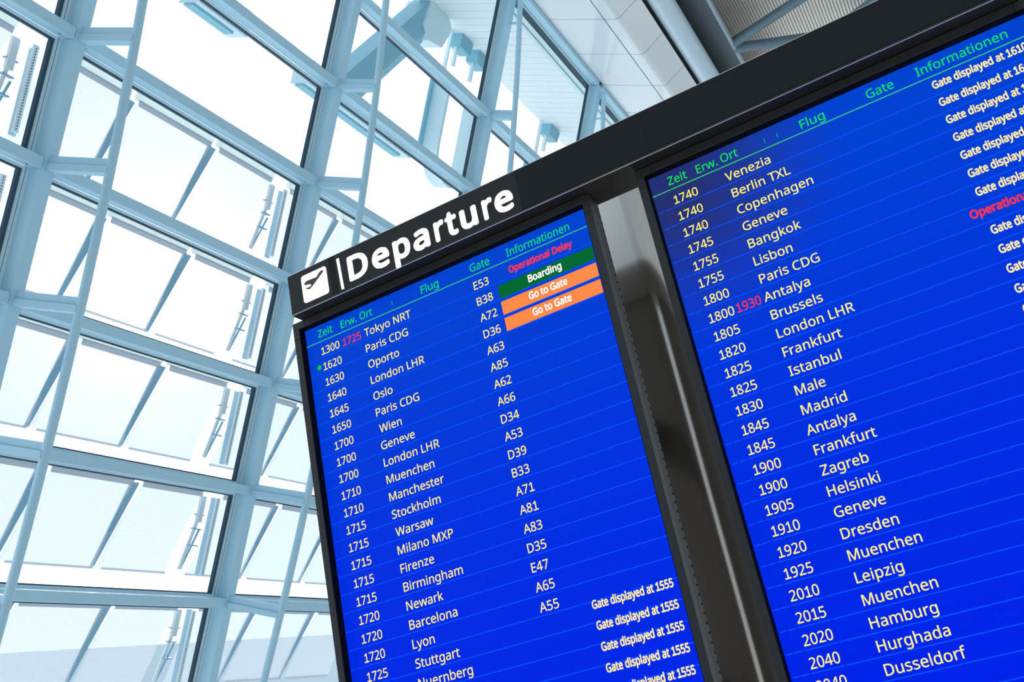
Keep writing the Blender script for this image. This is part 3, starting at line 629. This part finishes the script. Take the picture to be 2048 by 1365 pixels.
def hoop(a0, lab):
    r = empty('hanging_hoop', fw(a0 + 0.4, 0.66, 1.5), lab, 'steel hoop', 'hanging steel hoops outside')
    b = MB(); pts = [(a0 + 0.02, 1.93 - 0.8 * k / 4) for k in range(5)]
    R_ = 0.40
    for k in range(1, 17):
        t = math.pi + math.pi * k / 16; pts.append((a0 + 0.02 + R_ + R_ * math.cos(t), 1.10 + 0.42 * math.sin(t)))
    pts += [(a0 + 0.02 + 2 * R_, 1.10 + 0.85 * k / 4) for k in range(1, 5)]
    th = 0.05
    for k in range(len(pts) - 1):
        (x0, y0), (x1, y1) = pts[k], pts[k + 1]; d = Vector((x1 - x0, y1 - y0)).normalized(); n_ = Vector((-d.y, d.x)) * th
        b.hexa([fw(x0, y0, 1.42), fw(x1, y1, 1.42), fw(x1, y1, 1.62), fw(x0, y0, 1.62), fw(x0 + n_.x, y0 + n_.y, 1.42), fw(x1 + n_.x, y1 + n_.y, 1.42), fw(x1 + n_.x, y1 + n_.y, 1.62), fw(x0 + n_.x, y0 + n_.y, 1.62)])
    b.build('hoop_band', MAT['ext_pale'], r)
    b = MB(); b.fbox(a0 - 0.05, a0 + 0.04, 1.05, 1.95, 1.63, 1.66); b.build('hoop_edge', MAT['ext_steel'], r)
    b = MB(); b.fbox(a0 + 0.07, a0 + 0.26, 1.05, 1.93, 1.58, 1.61); b.build('hoop_plate', MAT['ext_pale'], r)
    b = MB(); b.fbox(a0 - 0.03, a0 + 0.0, 1.93, 2.62, 1.50, 1.54); b.build('hanger', MAT['ext_pale'], r)
hoop(4.0, 'large teal steel hoop outside, hanging left of the tall mullion')
hoop(6.80, 'teal steel hoop outside whose left leg shows above the sign lettering')

ter = empty('terminal_building', (0, 0, 0), 'pale terminal building far outside behind the lowest blinds', 'building')
P1, P2 = fw(30, -13.3, 40), fw(72, -11.9, 40)
hd = (P2 - P1); back = Vector((0, 0, 1)).cross(hd).normalized() * 25
if back.dot(OUT) < 0: back = -back
b = MB(); lo1, lo2 = Vector((P1.x, P1.y, 0)), Vector((P2.x, P2.y, 0))
b.hexa([lo1, lo2, lo2 + back, lo1 + back, P1, P2, P2 + back, P1 + back]); b.build('terminal_wall', MAT['ext_wall'], ter)
b = MB(); k0 = 0.1
for k in range(14):
    s0 = lo1.lerp(lo2, 0.03 + k * 0.07); s1 = lo1.lerp(lo2, 0.075 + k * 0.07); t0, t1 = P1.lerp(P2, 0.03 + k * 0.07), P1.lerp(P2, 0.075 + k * 0.07)
    f_ = -back.normalized() * 0.08
    b.poly([s0.lerp(t0, .35) + f_, s1.lerp(t1, .35) + f_, s1.lerp(t1, .75) + f_, s0.lerp(t0, .75) + f_])
b.build('window_band', MAT['ext_steel'], ter, recalc=False)

b = MB(); b.box(-9.0, 3.2, -16.3, -16.0, 0.0, 10.0); wb = b.build('added_dark_wall', MAT['reflect_wall']); wb['kind'] = 'structure'  # unseen dark wall added to give the steel post its dark reflection
b = MB(); b.fbox(16.0, 16.2, -9.0, 4.1, -10.0, 0.32); wf = b.build('light_block_wall_far', MAT['blocking_wall']); wf['kind'] = 'structure'  # unseen end wall, added to block far-end light from the member fronts
b = MB(); b.box(-7.5, 30, -30, 60, -0.2, 0.0); fl = b.build('floor', MAT['floor']); fl['kind'] = 'structure'
b = MB(); b.box(-300, -7.5, -150, 300, -0.3, -0.02); ap = b.build('ground_outside', MAT['apron']); ap['kind'] = 'structure'
